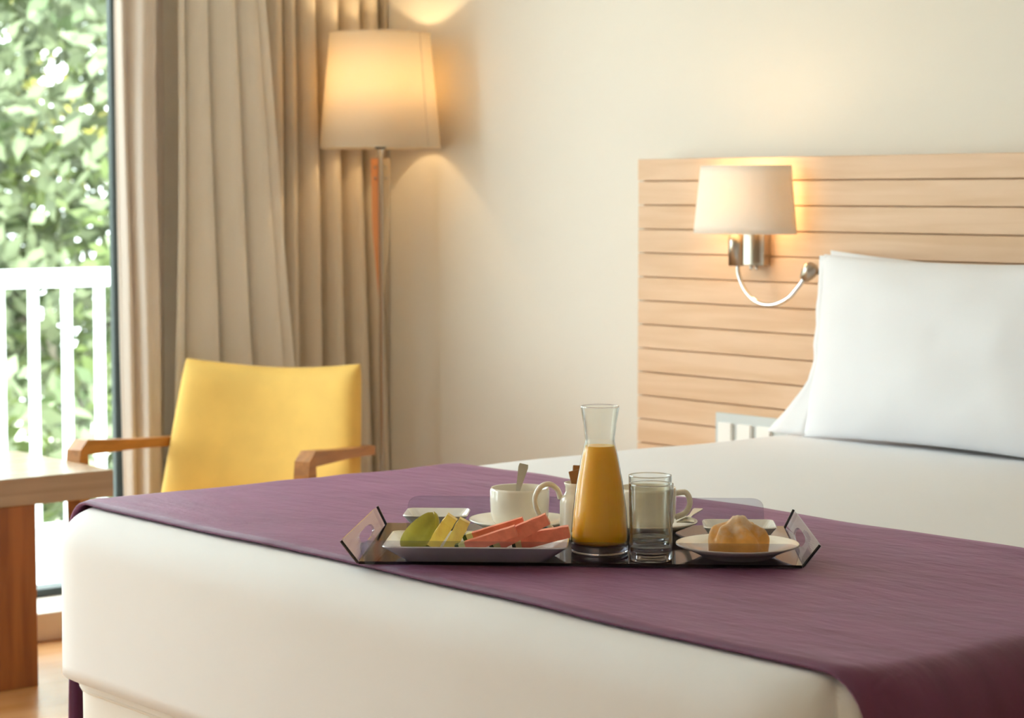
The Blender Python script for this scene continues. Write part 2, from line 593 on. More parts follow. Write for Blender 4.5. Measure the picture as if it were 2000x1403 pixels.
# ------------------------------------------------------------------ curtains
def curtain(name, bot, top, xc, amp, n, mat, z0, z1, seed, phase=0.0, prof=None):
    rnd = random.Random(seed)
    wd = [rnd.uniform(0.65, 1.5) for _ in range(n)]
    am = [rnd.uniform(0.65, 1.15) for _ in range(n)]
    tot = sum(wd)
    cum = [0]
    for x in wd:
        cum.append(cum[-1] + x / tot)
    per, nz = 14, 36
    vs, fs = [], []
    cols = n * per + 1
    for r in range(nz + 1):
        h = r / nz
        z = z0 + (z1 - z0) * h
        e = h ** 0.8
        ya = bot[0] + (top[0] - bot[0]) * e
        yb = bot[1] + (top[1] - bot[1]) * e
        for c in range(cols):
            k = min(c // per, n - 1)
            t = c / per - k
            s = cum[k] + (cum[k + 1] - cum[k]) * t
            a = am[k] * amp * (1 - 0.25 * e)
            ph = 2 * math.pi * t + phase
            # rounded folds: steep flanks, a little lean to one side
            x = xc + a * math.cos(ph) + 0.25 * a * math.sin(2 * ph)
            y = ya + (yb - ya) * (s + 0.16 / n * math.sin(2 * math.pi * t))
            if prof:
                s = c / (cols - 1)
                for (s0, x0), (s1, x1) in zip(prof, prof[1:]):
                    if s0 <= s <= s1:
                        f = (s - s0) / (s1 - s0)
                        f = f * f * (3 - 2 * f)
                        x = xc + x0 + (x1 - x0) * f
                        break
                y = ya + (yb - ya) * s
            x += 0.010 * N(s * 5, z * 1.3, seed)
            y += 0.010 * N(s * 4 + 9, z * 1.1, seed)
            vs.append((x, min(y, WY - 0.006 - 0.004 * (c % 2)), z))
    for r in range(nz):
        for c in range(cols - 1):
            q = r * cols + c
            fs.append((q, q + 1, q + 1 + cols, q + cols))
    o = mk(name, vs, fs, mat, None, True)
    md = o.modifiers.new('thickness', 'SOLIDIFY')
    md.thickness = 0.0025
    md.offset = 0
    return o

def yat(px, py, x):
    return at(px, py, 'x', x).y
X1, X2, X3 = -5.15, -5.11, -5.20
c = curtain('drape', (yat(241, 900, X1), yat(345, 900, X1)), (yat(212, -500, X1), yat(352, -500, X1)), X1, 0.035, 4, M['drape'], 0.085, 2.5, 11, 0.6,
            [(0, 0.0), (0.1, 0.03), (0.17, 0.012), (0.3, 0.05), (0.53, 0.045), (0.56, -0.085), (0.61, -0.09), (0.65, -0.035), (0.84, -0.035), (0.88, -0.095), (1, -0.095)])
tag(c, 'heavy taupe drape hanging beside the dark window frame', 'curtain')
c = curtain('sheer_curtain', (yat(325, 900, X2), yat(610, 900, X2)), (yat(345, -500, X2), yat(470, -500, X2)), X2, 0.028, 4, M['sheer'], 0.085, 2.5, 23, 0.2)
tag(c, 'cream sheer curtain spreading wider towards its hem behind the yellow armchair', 'curtain')
c = curtain('curtain', (yat(500, 900, X3), yat(800, 900, X3)), (yat(500, -500, X3), yat(752, -500, X3)), X3, 0.035, 7, M['voile'], 0.085, 2.5, 37, 0.9)
tag(c, 'pleated beige curtain in the room corner behind the floor lamp', 'curtain')
box('curtain_rod', (-5.25, -1.0, 2.5), (-5.08, 3.79, 2.52), M['ceiling'])
tag(bpy.data.objects['curtain_rod'], 'white curtain track running above the drapes', 'curtain rod')

# ------------------------------------------------------------------ headboard
HY = 3.70
HX0, HX1 = -3.992, -0.90
hb = empty('headboard', (0, HY, 0))
tag(hb, 'wide oak headboard of horizontal planks behind the bed', 'headboard')
box('backing', (HX0 + 0.004, 0.014, 0.0), (HX1 - 0.004, 0.099, 1.238), M['oak'], hb)
zs = [1.247] + [1.193 - 0.0593 * k for k in range(21)]
for i in range(len(zs) - 1):
    top, bot = zs[i], zs[i + 1]
    if bot < 0.01:
        break
    g = 0.0013
    box('plank', (HX0, -0.002 if i else -0.004, bot + g), (HX1, 0.016 if i else 0.099, top - (g if i else 0)), M['oak'], hb, bev=0.0012, seg=1)

# switch plate
sp = empty('switch_panel', (at(1403, 805, 'y', HY).x, HY - 0.002, 0.638))
tag(sp, 'grey socket panel with three white rocker switches on the headboard', 'switch')
box('plate', (0, -0.008, -0.088), (0.262, 0.0, 0), M['plate_grey'], sp, bev=0.002)
r0 = box('rocker', (0, -0.017, -0.075), (0.044, -0.007, -0.022), M['rocker'], sp, bev=0.002, loc=(0.016, 0, 0))
for k in (1, 2, 3):
    c = link(r0.copy())
    c.parent = sp
    c.location = (0.016 + 0.064 * k, 0, 0)
bpy.data.objects.remove(c)

# ------------------------------------------------------------------ bed
BT = 0.63
BX0, BX1, BY0, BY1 = -3.372, -1.525, 1.705, 3.69
RC = 0.16
def corner(p, x0, x1, y0, y1, rc):
    """round the two foot corners of a bed outline"""
    cx = (x0 + x1) / 2
    ax = abs(p.x - cx) - ((x1 - x0) / 2 - rc)
    ay = (y0 + rc) - p.y
    if ax > 0 and ay > 0:
        m_ = max(ax, ay)
        d_ = Vector((ax, ay)).normalized() * m_
        p.x = cx + math.copysign((x1 - x0) / 2 - rc + d_.x, p.x - cx)
        p.y = y0 + rc - d_.y
    return p

def soft_box(x0, x1, y0, y1, z0, z1, r, step=0.035, wob=0.0, seed=0.0, rc=0.0):
    """cloth over a mattress: five faces of a rounded box, open underneath"""
    def samples(a, b, both=True):
        s = [a + r * k / 5 for k in range(5)]
        n = max(2, int((b - a - 2 * r) / step))
        s += [a + r + (b - a - 2 * r) * k / n for k in range(n + 1)]
        s += [b - r + r * k / 5 for k in range(1, 6)]
        return s
    xs, ys = samples(x0, x1), samples(y0, y1)
    zz = [z0 + (z1 - r - z0) * k / 10 for k in range(11)] + [z1 - r + r * k / 5 for k in range(1, 6)]
    bm = bmesh.new()
    def grid(fn, A, B):
        g = [[bm.verts.new(fn(a, b)) for b in B] for a in A]
        for i in range(len(A) - 1):
            for j in range(len(B) - 1):
                bm.faces.new((g[i][j], g[i + 1][j], g[i + 1][j + 1], g[i][j + 1]))
    grid(lambda a, b: (a, b, z1), xs, ys)
    for x in (x0, x1):
        grid(lambda a, b: (x, a, b), ys, zz)
    for y in (y0, y1):
        grid(lambda a, b: (a, y, b), xs, zz)
    bmesh.ops.remove_doubles(bm, verts=bm.verts, dist=1e-5)
    for v in bm.verts:
        p = v.co.copy()
        q = Vector((min(max(p.x, x0 + r), x1 - r), min(max(p.y, y0 + r), y1 - r), min(p.z, z1 - r)))
        d = p - q
        if d.length > 1e-9:
            p = q + d.normalized() * r
        if wob:
            nn = d.normalized() if d.length > 1e-9 else Vector((0, 0, 1))
            amt = wob * (N(p.x * 2.3, p.y * 2.3, p.z * 2 + seed) + 0.5 * N(p.x * 6, p.y * 6, p.z * 3 + seed))
            p += nn * amt
        v.co = corner(p, x0, x1, y0, y1, rc) if rc else p
    return bm

bed = empty('bed', (0, 0, 0))
tag(bed, 'double bed with a white upholstered base under the bedspread', 'bed')
b = frombm('base', soft_box(BX0 + 0.035, BX1 - 0.035, BY0 + 0.035, BY1 - 0.01, 0.07, 0.335, 0.018, rc=RC - 0.04), M['basefab'], bed, True)
pp = []
for x, y in [(BX0 + 0.035, BY1 - 0.05 - 0.05 * k) for k in range(38)] + [(BX0 + 0.035 + (BX1 - BX0 - 0.07) * k / 60, BY0 + 0.035) for k in range(61)] + [(BX1 - 0.035, BY0 + 0.08 + 0.05 * k) for k in range(38)]:
    q = corner(Vector((x, y, 0.33)), BX0 + 0.035, BX1 - 0.035, BY0 + 0.035, BY1, RC - 0.04)
    if not pp or (q - pp[-1]).length > 0.004:
        pp.append(q)
tube('piping', pp, 0.006, M['basefab'], bed, 8)
frombm('mattress', soft_box(BX0 + 0.02, BX1 - 0.02, BY0 + 0.02, BY1 - 0.012, 0.336, BT - 0.02, 0.05, 0.1, rc=RC - 0.02), M['basefab'], bed, True)
for x in (BX0 + 0.12, BX1 - 0.12):
    for y in (BY0 + 0.12, BY1 - 0.15):
        lathe('leg', [(0.0, 0), (0.025, 0), (0.03, 0.072), (0, 0.072)], M['darkmetal'], bed, 16, loc=(x, y, 0))
spread = frombm('bedspread', soft_box(BX0, BX1, BY0, BY1, 0.354, BT, 0.062, wob=0.0035, seed=3, rc=RC), M['linen'], None, True)
md = spread.modifiers.new('thickness', 'SOLIDIFY')
md.thickness = 0.008
md.offset = -1
tag(spread, 'smooth white bedspread tucked over the whole mattress', 'bedspread')

# purple runner across the foot of the bed
RY0, RY1 = 1.772, 2.60
def runner():
    r = 0.066
    xl, xr, zt = BX0 - 0.006, BX1 + 0.006, BT + 0.0055
    path = []
    for k in range(12):
        path.append((xl - 0.004 * (11 - k) / 11, 0.10 + (zt - r - 0.10) * k / 12, (-1, 0)))
    for k in range(9):
        a = math.pi - math.pi / 2 * k / 8
        path.append((xl + r + r * math.cos(a), zt - r + r * math.sin(a), (math.cos(a), math.sin(a))))
    n = 62
    for k in range(1, n):
        path.append((xl + r + (xr - xl - 2 * r) * k / n, zt, (0, 1)))
    for k in range(9):
        a = math.pi / 2 - math.pi / 2 * k / 8
        path.append((xr - r + r * math.cos(a), zt - r + r * math.sin(a), (math.cos(a), math.sin(a))))
    for k in range(1, 13):
        path.append((xr + 0.004 * k / 12, zt - r - (zt - r - 0.10) * k / 12, (1, 0)))
    ny = 40
    vs, fs = [], []
    for (x, z, nrm) in path:
        for j in range(ny + 1):
            y = RY0 + (RY1 - RY0) * j / ny
            if j == 0:
                y += 0.006 * N(x * 3, z * 3, 4)
            if j == ny:
                y += 0.008 * N(x * 3, z * 3, 8)
            edge = min(j, ny - j)
            d = 0.0035 * (N(x * 2.3, y * 2.3, z * 2 + 3) + 0.5 * N(x * 6, y * 6, z * 3 + 3))
            d += 0.0022 * max(0, N(x * 7 + y * 3, y * 15, z * 7 + 20)) + 0.0012
            if edge in (1, 2):
                d += 0.0012
            ay = BY0 + RC - y
            if ay > 0:                       # follow the rounded foot corners
                cx, hx = (BX0 + BX1) / 2, (BX1 - BX0) / 2
                sh = RC - math.sqrt(max(0, RC * RC - ay * ay))
                f = min(1, max(0, (abs(x - cx) - (hx - 0.45)) / 0.45))
                d_x = -math.copysign(sh * f * f * (3 - 2 * f), x - cx)
            else:
                d_x = 0
            vs.append((x + nrm[0] * d + d_x, y, z + nrm[1] * d))
    w_ = ny + 1
    for i in range(len(path) - 1):
        for j in range(ny):
            q = i * w_ + j
            fs.append((q, q + 1, q + 1 + w_, q + w_))
    o = mk('bed_runner', vs, fs, M['purple'], None, True)
    md = o.modifiers.new('thickness', 'SOLIDIFY')
    md.thickness = 0.005
    md.offset = 0
    return o
ru = runner()
tag(ru, 'plum purple runner cloth laid across the foot of the white bed', 'bed runner')

# pillows
def pillow(name, wd, ht, th, seed, mat, flange=True):
    nu, nv = 48, 36
    vs, fs = [], []
    def P(u, v, s):
        # pinched outline with pointed corners
        x = u * wd / 2 * (1 - 0.045 * (1 - v * v)) 
        y = v * ht / 2 * (1 - 0.06 * (1 - u * u))
        t = ((1 - abs(u) ** 2.6) ** 0.6) * ((1 - abs(v) ** 2.6) ** 0.6)
        z = s * th / 2 * t
        z += (0.006 * N(u * 2.2, v * 2.2, seed + s) + 0.003 * N(u * 6, v * 5, seed + 5 * s)) * min(1, t * 2)
        z += 0.006 * N(u * 3, v * 3, seed + 31) * (1 - t)
        return Vector((x, y, z))
    idx = {}
    for s in (1, -1):
        for i in range(nu + 1):
            for j in range(nv + 1):
                u = math.sin(math.pi / 2 * (2 * i / nu - 1))
                v = math.sin(math.pi / 2 * (2 * j / nv - 1))
                rim = i in (0, nu) or j in (0, nv)
                if rim and s == -1:
                    idx[(s, i, j)] = idx[(1, i, j)]
                else:
                    idx[(s, i, j)] = len(vs)
                    vs.append(P(u, v, s))
    for s in (1, -1):
        for i in range(nu):
            for j in range(nv):
                fs.append((idx[(s, i, j)], idx[(s, i + 1, j)], idx[(s, i + 1, j + 1)], idx[(s, i, j + 1)]))
    root = empty(name)
    o = mk('cushion', vs, fs, mat, root, True)
    if flange:
        # open end of the pillowcase: a thin loose hem along the short side
        vs, fs = [], []
        nj = 26
        for j in range(nj + 1):
            v = 2 * j / nj - 1
            y = v * ht / 2 * 0.985
            for k in range(5):
                q = k / 4
                vs.append((-wd / 2 * (1 - 0.045 * (1 - v * v)) + 0.012 - q * (0.030 + 0.01 * N(v * 2, 3, seed) + 0.085 * max(0, (-v - 0.4) / 0.6)), y, 0.012 * q * N(v * 3.5, q, seed + 2) - 0.004 * q))
        for j in range(nj):
            for k in range(4):
                a = j * 5 + k
                fs.append((a, a + 1, a + 6, a + 5))
        h = mk('case_hem', vs, fs, mat, root, True)
        md = h.modifiers.new('thickness', 'SOLIDIFY')
        md.thickness = 0.003
    return root

def stand(o, x, y, z, lean, turn=0.0, roll=0.0):
    """stand a pillow on its long side: local y up, local z towards the foot of the bed"""
    o.matrix_world = Matrix.Translation((x, y, z)) @ Matrix.Rotation(turn, 4, 'Z') @ Matrix.Rotation(math.pi / 2 - lean, 4, 'X') @ Matrix.Rotation(roll, 4, 'Z')

p1 = pillow('pillow', 0.78, 0.405, 0.15, 1.0, M['pillow'])
stand(p1, -2.872, 3.548, BT + 0.199, math.radians(9))
tag(p1, 'plump white pillow standing upright in front of another pillow', 'pillow')
p2 = pillow('pillow', 0.80, 0.376, 0.065, 7.0, M['pillow'], False)
stand(p2, at(1612, 600, 'y', 3.66).x + 0.40, 3.660, BT + 0.202, math.radians(2), roll=math.radians(-2.2))
tag(p2, 'white pillow squeezed between the headboard and the front pillow', 'pillow')

# ------------------------------------------------------------------ wall sconce
sx = at(1560, 455, 'y', HY - 0.02).x - 0.15
scn = empty('wall_sconce', (sx, HY - 0.004, 1.069))
tag(scn, 'bedside wall lamp with curved linen shade and chrome reading arm on the headboard', 'wall lamp')
vs, fs = [], []
nt_, nh = 40, 8
H_ = 0.158
for k in range(nh + 1):
    q = k / nh
    s = 1 - 0.12 * q
    for i in range(nt_ + 1):
        a = math.pi * i / nt_
        vs.append((0.15 * s * math.cos(a), -0.022 - 0.105 * s * math.sin(a) ** 0.9, H_ * q))
for k in range(nh):
    for i in range(nt_):
        q = k * (nt_ + 1) + i
        fs.append((q, q + 1, q + nt_ + 2, q + nt_ + 1))
o = mk('lamp_shade', vs, fs, M['shade2'], scn, True)
md = o.modifiers.new('thickness', 'SOLIDIFY')
md.thickness = 0.003
bp0 = at(1450, 455, 'y', HY).x - sx
xp = at(1471, 485, 'y', HY - 0.026).x - sx
xt = at(1437.5, 485, 'y', HY - 0.064).x - sx
box('back_plate', (xp - 0.034, -0.022, -0.075), (xp + 0.034, 0.004, 0.055), M['nickel'], scn, bev=0.002)
lathe('socket_tube', [(0, 0), (0.018, 0), (0.018, 0.1), (0, 0.1)], M['nickel'], scn, 28, loc=(xt, -0.06, -0.075))
tube('stay', [(xt, -0.06, 0.01), (xp, -0.03, 0.01), (xp, -0.01, 0.01)], 0.006, M['nickel'], scn)
vs, fs = [], []
bm = bmesh.new()
bmesh.ops.create_uvsphere(bm, u_segments=16, v_segments=10, radius=0.022)
for v in bm.verts:
    v.co.z *= 1.35
    v.co += Vector((xt + 0.012, -0.056, 0.085))
frombm('bulb', bm, M['bulb2'], scn, True)
for dx in (xp - 0.014, xp + 0.004):
    lathe('toggle', [(0, 0), (0.004, 0), (0.0025, 0.012), (0, 0.012)], M['chrome'], scn, 10, loc=(dx, -0.014, -0.086))
# flexible reading arm
def scl(px, py, yl):
    p = at(px, py, 'y', HY - 0.004 + yl)
    return p - Vector((sx, HY - 0.004, 1.069))
arm = [scl(1441, 512, -0.06), scl(1443, 538, -0.06), scl(1457, 570, -0.06), scl(1480, 591, -0.06), scl(1508, 596, -0.06), scl(1538, 584, -0.055), scl(1560, 560, -0.05), scl(1572, 543, -0.045)]
tube('reading_arm', smoothpath(arm, 6), 0.0048, M['chrome'], scn, 12)
c0 = scl(1580, 532, -0.045)
hd = lathe('reading_head', [(0, -0.022), (0.011, -0.02), (0.016, -0.008), (0.0185, 0.004), (0.017, 0.014), (0.012, 0.02), (0.0, 0.021)], M['nickel'], scn, 28, loc=c0)
hd.rotation_euler = (0, math.radians(38), math.radians(10))
tube('head_mount', [c0 + Vector((0.004, 0, 0)), c0 + Vector((0.012, 0.045, 0.0))], 0.006, M['darkmetal'], scn)

# ------------------------------------------------------------------ floor lamp
lp = at(743, 290, 'x', -4.97)
lamp = empty('floor_lamp', (lp.x, lp.y, 0))
tag(lamp, 'lit floor lamp with cream drum shade and slim chrome stem in the room corner', 'floor lamp')
SZ0, SZ1 = lp.z + 0.002, lp.z + 0.319
n = 64
vs, fs = [], []
for k in range(2):
    for i in range(n):
        a = 2 * math.pi * i / n
        r = (0.170, 0.1405)[k]
        vs.append((r * math.cos(a), r * math.sin(a), (SZ0, SZ1)[k]))
fs = [(i, (i + 1) % n, n + (i + 1) % n, n + i) for i in range(n)]
o = mk('lamp_shade', vs, fs, M['shade'], lamp, True)
md = o.modifiers.new('thickness', 'SOLIDIFY')
md.thickness = 0.002
a = YAW - math.radians(36)
sd = mk('seam', *tube_data([(0.1715 * math.cos(a), 0.1715 * math.sin(a), SZ0), (0.142 * math.cos(a), 0.142 * math.sin(a), SZ1)], 0.0011, 6), M['voile'], o)
for nm, r, z in (('shade_ring', 0.170, SZ0), ('shade_ring', 0.1405, SZ1)):
    tube(nm, [(r * math.cos(t * math.pi / 24), r * math.sin(t * math.pi / 24), z) for t in range(49)], 0.002, M['shade'], o, 6)
for t in range(3):
    q = t * 2 * math.pi / 3 + 0.4
    tube('spoke', [(0, 0, SZ1 - 0.03), (0.136 * math.cos(q), 0.136 * math.sin(q), SZ1 - 0.012)], 0.0015, M['chrome'], o, 6)
lathe('base', [(0, 0), (0.11, 0), (0.11, 0.02), (0.105, 0.028), (0, 0.03)], M['chrome'], lamp, 48)
lathe('stem', [(0, 0.015), (0.0066, 0.015), (0.0066, SZ0 - 0.02), (0.009, SZ0 - 0.018), (0.009, SZ0 + 0.135), (0, SZ0 + 0.135)], M['chrome'], lamp, 20)
lathe('collar', [(0, 0), (0.015, 0), (0.015, 0.014), (0, 0.014)], M['darkmetal'], lamp, 24, loc=(0, 0, SZ0 - 0.004))
# tapering wooden fins screwed to either side of the stem
for sgn, mt in ((-1, 'orange'), (1, 'palewood')):
    d = RT * sgn
    q = fh * 0.006 + RT * 0.0
    zt, zb = SZ0 - 0.03, SZ0 - 0.46
    vs = []
    for off in (0.004, 0.010):
        for wv, z in ((0.003, zt), (0.027, zt), (0.024, zt - 0.2), (0.004, zb), (0.003, zb)):
            p = d * wv + fh * off
            vs.append((p.x, p.y, z))
    fs = [(0, 1, 2, 3, 4), (9, 8, 7, 6, 5)] + [(i, (i + 1) % 5, 5 + (i + 1) % 5, 5 + i) for i in range(5)]
    fin = mk('fin', vs, fs, M[mt], lamp)
    for z in (zt - 0.025, zt - 0.055):
        p = d * 0.015
        bm = bmesh.new()
        bmesh.ops.create_uvsphere(bm, u_segments=10, v_segments=6, radius=0.0035)
        frombm('screw', bm, M['nickel'], fin, True, loc=(p.x + fh.x * 0.003, p.y + fh.y * 0.003, z))
lathe('socket', [(0, 0), (0.014, 0), (0.014, 0.045), (0, 0.045)], M['darkmetal'], lamp, 20, loc=(0, 0, SZ0 + 0.13))
bm = bmesh.new()
bmesh.ops.create_uvsphere(bm, u_segments=20, v_segments=12, radius=0.02)
for v in bm.verts:
    v.co.z *= 1.2
frombm('bulb', bm, M['bulb'], lamp, True, loc=(0, 0, SZ0 + 0.198))

# ------------------------------------------------------------------ side table by the window
tb = empty('side_table', (-4.627, 2.570, 0))
tag(tb, 'low wooden table with thick top and slab legs beside the window', 'table')
box('table_top', (-0.50, -1.0, 0.433), (0, 0, 0.499), M['tabletop'], tb, bev=0.002)
for y0, y1 in ((-0.36, -0.205), (-0.80, -0.645)):
    box('leg', (-0.41, y0, 0), (-0.003, y1, 0.433), M['legwood'], tb, bev=0.002)

# ------------------------------------------------------------------ armchair
CH_A = Vector((-4.872, 2.605, 0))
th = math.radians(22)
dF = (-fh) * math.cos(th) + (-RT) * math.sin(th)      # the way the chair faces
dL = RT * math.cos(th) - fh * math.sin(th)
CW, CD = 0.64, 0.40
chair = empty('armchair', CH_A + dL * CW / 2, math.atan2(dL.y, dL.x))
tag(chair, 'yellow upholstered armchair with bent wooden arms by the curtains', 'chair')
# local frame: x to the sitter's left hand side as seen from the front, y to the back
def rounded_panel(name, fn, nu, nv, th_fn, mat, parent):
    """closed cushion: front and back sheets joined by a rounded rim"""
    vs, fs = [], []
    idx = {}
    for s in (0, 1):
        for i in range(nu + 1):
            for j in range(nv + 1):
                rim = i in (0, nu) or j in (0, nv)
                if s == 1 and rim:
                    idx[(s, i, j)] = idx[(0, i, j)]
                    continue
                u, v = i / nu, j / nv
                uu = 0.5 - 0.5 * math.cos(math.pi * u)
                vv = 0.5 - 0.5 * math.cos(math.pi * v)
                e = (1 - abs(2 * uu - 1) ** 8) ** 0.5 * (1 - abs(2 * vv - 1) ** 8) ** 0.5
                p = Vector(fn(uu, vv))
                p.y += (-1 if s == 0 else 1) * th_fn(uu, vv) * e
                idx[(s, i, j)] = len(vs)
                vs.append(p)
    for s in (0, 1):
        for i in range(nu):
            for j in range(nv):
                fs.append((idx[(s, i, j)], idx[(s, i + 1, j)], idx[(s, i + 1, j + 1)], idx[(s, i, j + 1)]))
    return mk(name, vs, fs, mat, parent, True)

def backfn(u, v):
    z = 0.34 + (0.726 - 0.34) * v - 0.02 * math.sin(math.pi * u) * v
    hw = 0.292 - 0.036 * v
    x = (2 * u - 1) * hw + 0.012
    y = CD - 0.075 + 0.085 * v + 0.05 * math.sin(math.pi * u)
    return (x, y, z)
rounded_panel('backrest', backfn, 30, 22, lambda u, v: 0.048, M['yellow'], chair)
box('seat', (-0.255, 0.0, 0.25), (0.255, CD - 0.0, 0.37), M['yellow'], chair, bev=0.03, seg=4)
for s in (-1, 1):
    x = s * CW / 2
    # bent frame: front post, top arm running back, rear leg
    def bar(name, a, b2, w1, hx, mat=M['armwood']):
        a, b2 = Vector(a), Vector(b2)
        vs = []
        for p in (a, b2):
            for dx, dq in ((-hx, -w1), (hx, -w1), (hx, w1), (-hx, w1)):
                vs.append((p, dx, dq))
        return vs
    pts = [(x - s * 0.01, 0.0, 0), (x, 0.0, 0.49), (x, 0.002, 0.515), (x, 0.018, 0.527), (x - s * 0.02, 0.24, 0.514), (x - s * 0.035, CD + 0.02, 0.503)]
    secs = []
    for i, p in enumerate(pts):
        p = Vector(p)
        d = (Vector(pts[min(i + 1, len(pts) - 1)]) - Vector(pts[max(i - 1, 0)])).normalized()
        side = Vector((1, 0, 0))
        nn = d.cross(side).normalized()
        t2 = 0.021 if i < 2 else (0.012 if i > 3 else 0.019)
        secs.append([p + side * 0.02 + nn * t2, p - side * 0.02 + nn * t2, p - side * 0.02 - nn * t2, p + side * 0.02 - nn * t2])
    vs = [q for s_ in secs for q in s_]
    fs = [(0, 1, 2, 3), tuple(len(vs) - 4 + k for k in range(4))]
    for i in range(len(secs) - 1):
        for k in range(4):
            k2 = (k + 1) % 4
            fs.append((i * 4 + k, i * 4 + k2, i * 4 + 4 + k2, i * 4 + 4 + k))
    mk('arm', vs, fs, M['armwood'], chair)
    xr = x - s * 0.09
    vs = []
    for (yy, z) in ((CD + 0.02, 0), (CD - 0.03, 0.31)):
        for dx, dy in ((-0.018, -0.02), (0.018, -0.02), (0.018, 0.02), (-0.018, 0.02)):
            vs.append((xr + dx, yy + dy, z))
    mk('leg', vs, [(0, 1, 2, 3), (4, 5, 6, 7), (0, 1, 5, 4), (1, 2, 6, 5), (2, 3, 7, 6), (3, 0, 4, 7)], M['armwood'], chair)
    box('seat_rail', (min(x, x - s * 0.07) , 0.02, 0.26), (max(x, x - s * 0.07), CD, 0.31), M['armwood'], chair)

# ------------------------------------------------------------------ breakfast tray
TL, TR_ = at(700, 1103, 'z', BT + 0.012), at(1567, 1111, 'z', BT + 0.012)
tu = (TR_ - TL).normalized()
tv = Vector((-tu.y, tu.x, 0))
TA = math.atan2(tu.y, tu.x)
TW, TD = (TR_ - TL).length, 0.36
TZ = BT + 0.0125                     # underside of the tray
tray = empty('serving_tray', (TL + TR_) / 2 + tv * TD / 2, TA)
tray.location.z = TZ
tag(tray, 'smoked acrylic serving tray with flared sides and cut-out handles on the purple runner', 'tray')
BASE_T = 0.004
box('base', (-TW / 2, -TD / 2, 0), (TW / 2, TD / 2, BASE_T), M['smokebase'], tray)
def sheet(name, quad, rad, thick, mat, parent, hole=None):
    """flat acrylic panel: bottom-left, bottom-right, top-right, top-left; top corners rounded"""
    bl, br, tr, tl = [Vector(p) for p in quad]
    out = [bl, br]
    for c, a, b in ((tr, br, tl), (tl, tr, bl)):
        d1, d2 = (a - c).normalized(), (b - c).normalized()
        if rad <= 0:
            out.append(c)
            continue
        for k in range(7):
            t = k / 6
            p = c + d1 * rad * (1 - t) ** 2 + d2 * rad * t ** 2
            out.append(p)
    nn = (br - bl).cross(tl - bl).normalized() * thick
    bm = bmesh.new()
    f_ = []
    if hole is None:
        v1 = [bm.verts.new(p) for p in out]
        v2 = [bm.verts.new(p + nn) for p in out]
        bm.faces.new(v1)
        bm.faces.new(list(reversed(v2)))
        k = len(out)
        for i in range(k):
            bm.faces.new((v1[i], v1[(i + 1) % k], v2[(i + 1) % k], v2[i]))
    else:
        # ring between outline and hole, sampled by the same angles
        def uv(u, v):
            return (bl * (1 - u) + br * u) * (1 - v) + (tl * (1 - u) + tr * u) * v
        O, I = [], []
        n = 48
        cu, cv, ru, rv = hole
        for i in range(n):
            a = 2 * math.pi * (i + 0.5) / n
            ca, sa = math.cos(a), math.sin(a)
            m_ = max(abs(ca), abs(sa))
            O.append(uv(min(1, max(0, 0.5 + 0.5 * ca / m_)), min(1, max(0, 0.5 + 0.5 * sa / m_))))
            e = 2 / 2.6
            I.append(uv(cu + ru * math.copysign(abs(ca) ** e, ca), cv + rv * math.copysign(abs(sa) ** e, sa)))
        for lay in (O, I):
            pass
        vo = [bm.verts.new(p) for p in O]
        vi = [bm.verts.new(p) for p in I]
        wo = [bm.verts.new(p + nn) for p in O]
        wi = [bm.verts.new(p + nn) for p in I]
        for i in range(n):
            j = (i + 1) % n
            bm.faces.new((vo[i], vo[j], vi[j], vi[i]))
            bm.faces.new((wo[i], wi[i], wi[j], wo[j]))
            bm.faces.new((vo[i], wo[i], wo[j], vo[j]))
            bm.faces.new((vi[i], vi[j], wi[j], wi[i]))
    return frombm(name, bm, mat, parent)
hw, hd_ = TW / 2, TD / 2
B = BASE_T * 0.5
sheet('front_panel', [(-hw + 0.01, -hd_, B), (hw - 0.01, -hd_, B), (hw - 0.005, -hd_ - 0.045, 0.041), (-hw + 0.005, -hd_ - 0.045, 0.041)], 0.02, 0.003, M['smoke'], tray)
sheet('back_panel', [(hw - 0.03, hd_, B), (-hw + 0.03, hd_, B), (-hw + 0.03, hd_ + 0.045, 0.041), (hw - 0.03, hd_ + 0.045, 0.041)], 0.02, 0.003, M['smoke'], tray)
for s in (-1, 1):
    q = [(s * hw, -hd_, B), (s * hw, hd_ - 0.01, B), (s * (hw + 0.014), hd_ - 0.01, 0.031), (s * (hw + 0.024), -hd_, 0.033)]
    if s < 0:
        q = [q[1], q[0], q[3], q[2]]
    sheet('side_panel', q, 0, 0.0035, M['smoke'], tray, hole=(0.5, 0.47, 0.2, 0.24))
    for e in (-1, 1):
        bm = bmesh.new()
        a, b2 = Vector((s * hw, e * (hd_ + 0.0015) - (0.01 if e > 0 else 0), B)), Vector((s * (hw + (0.024 if e < 0 else 0.014)), e * (hd_ + 0.0015) - (0.01 if e > 0 else 0), 0.033 if e < 0 else 0.031))
        vs, fs = tube_data([a, b2], 0.0022, 6)
        bm.free()
        mk('panel_edge', vs, fs, M['edge'], tray)

ZT = TZ + BASE_T                       # where things stand
def on(px, py, dz=0.0):
    p = at(px, py, 'z', ZT + dz)
    p.z = ZT
    return p

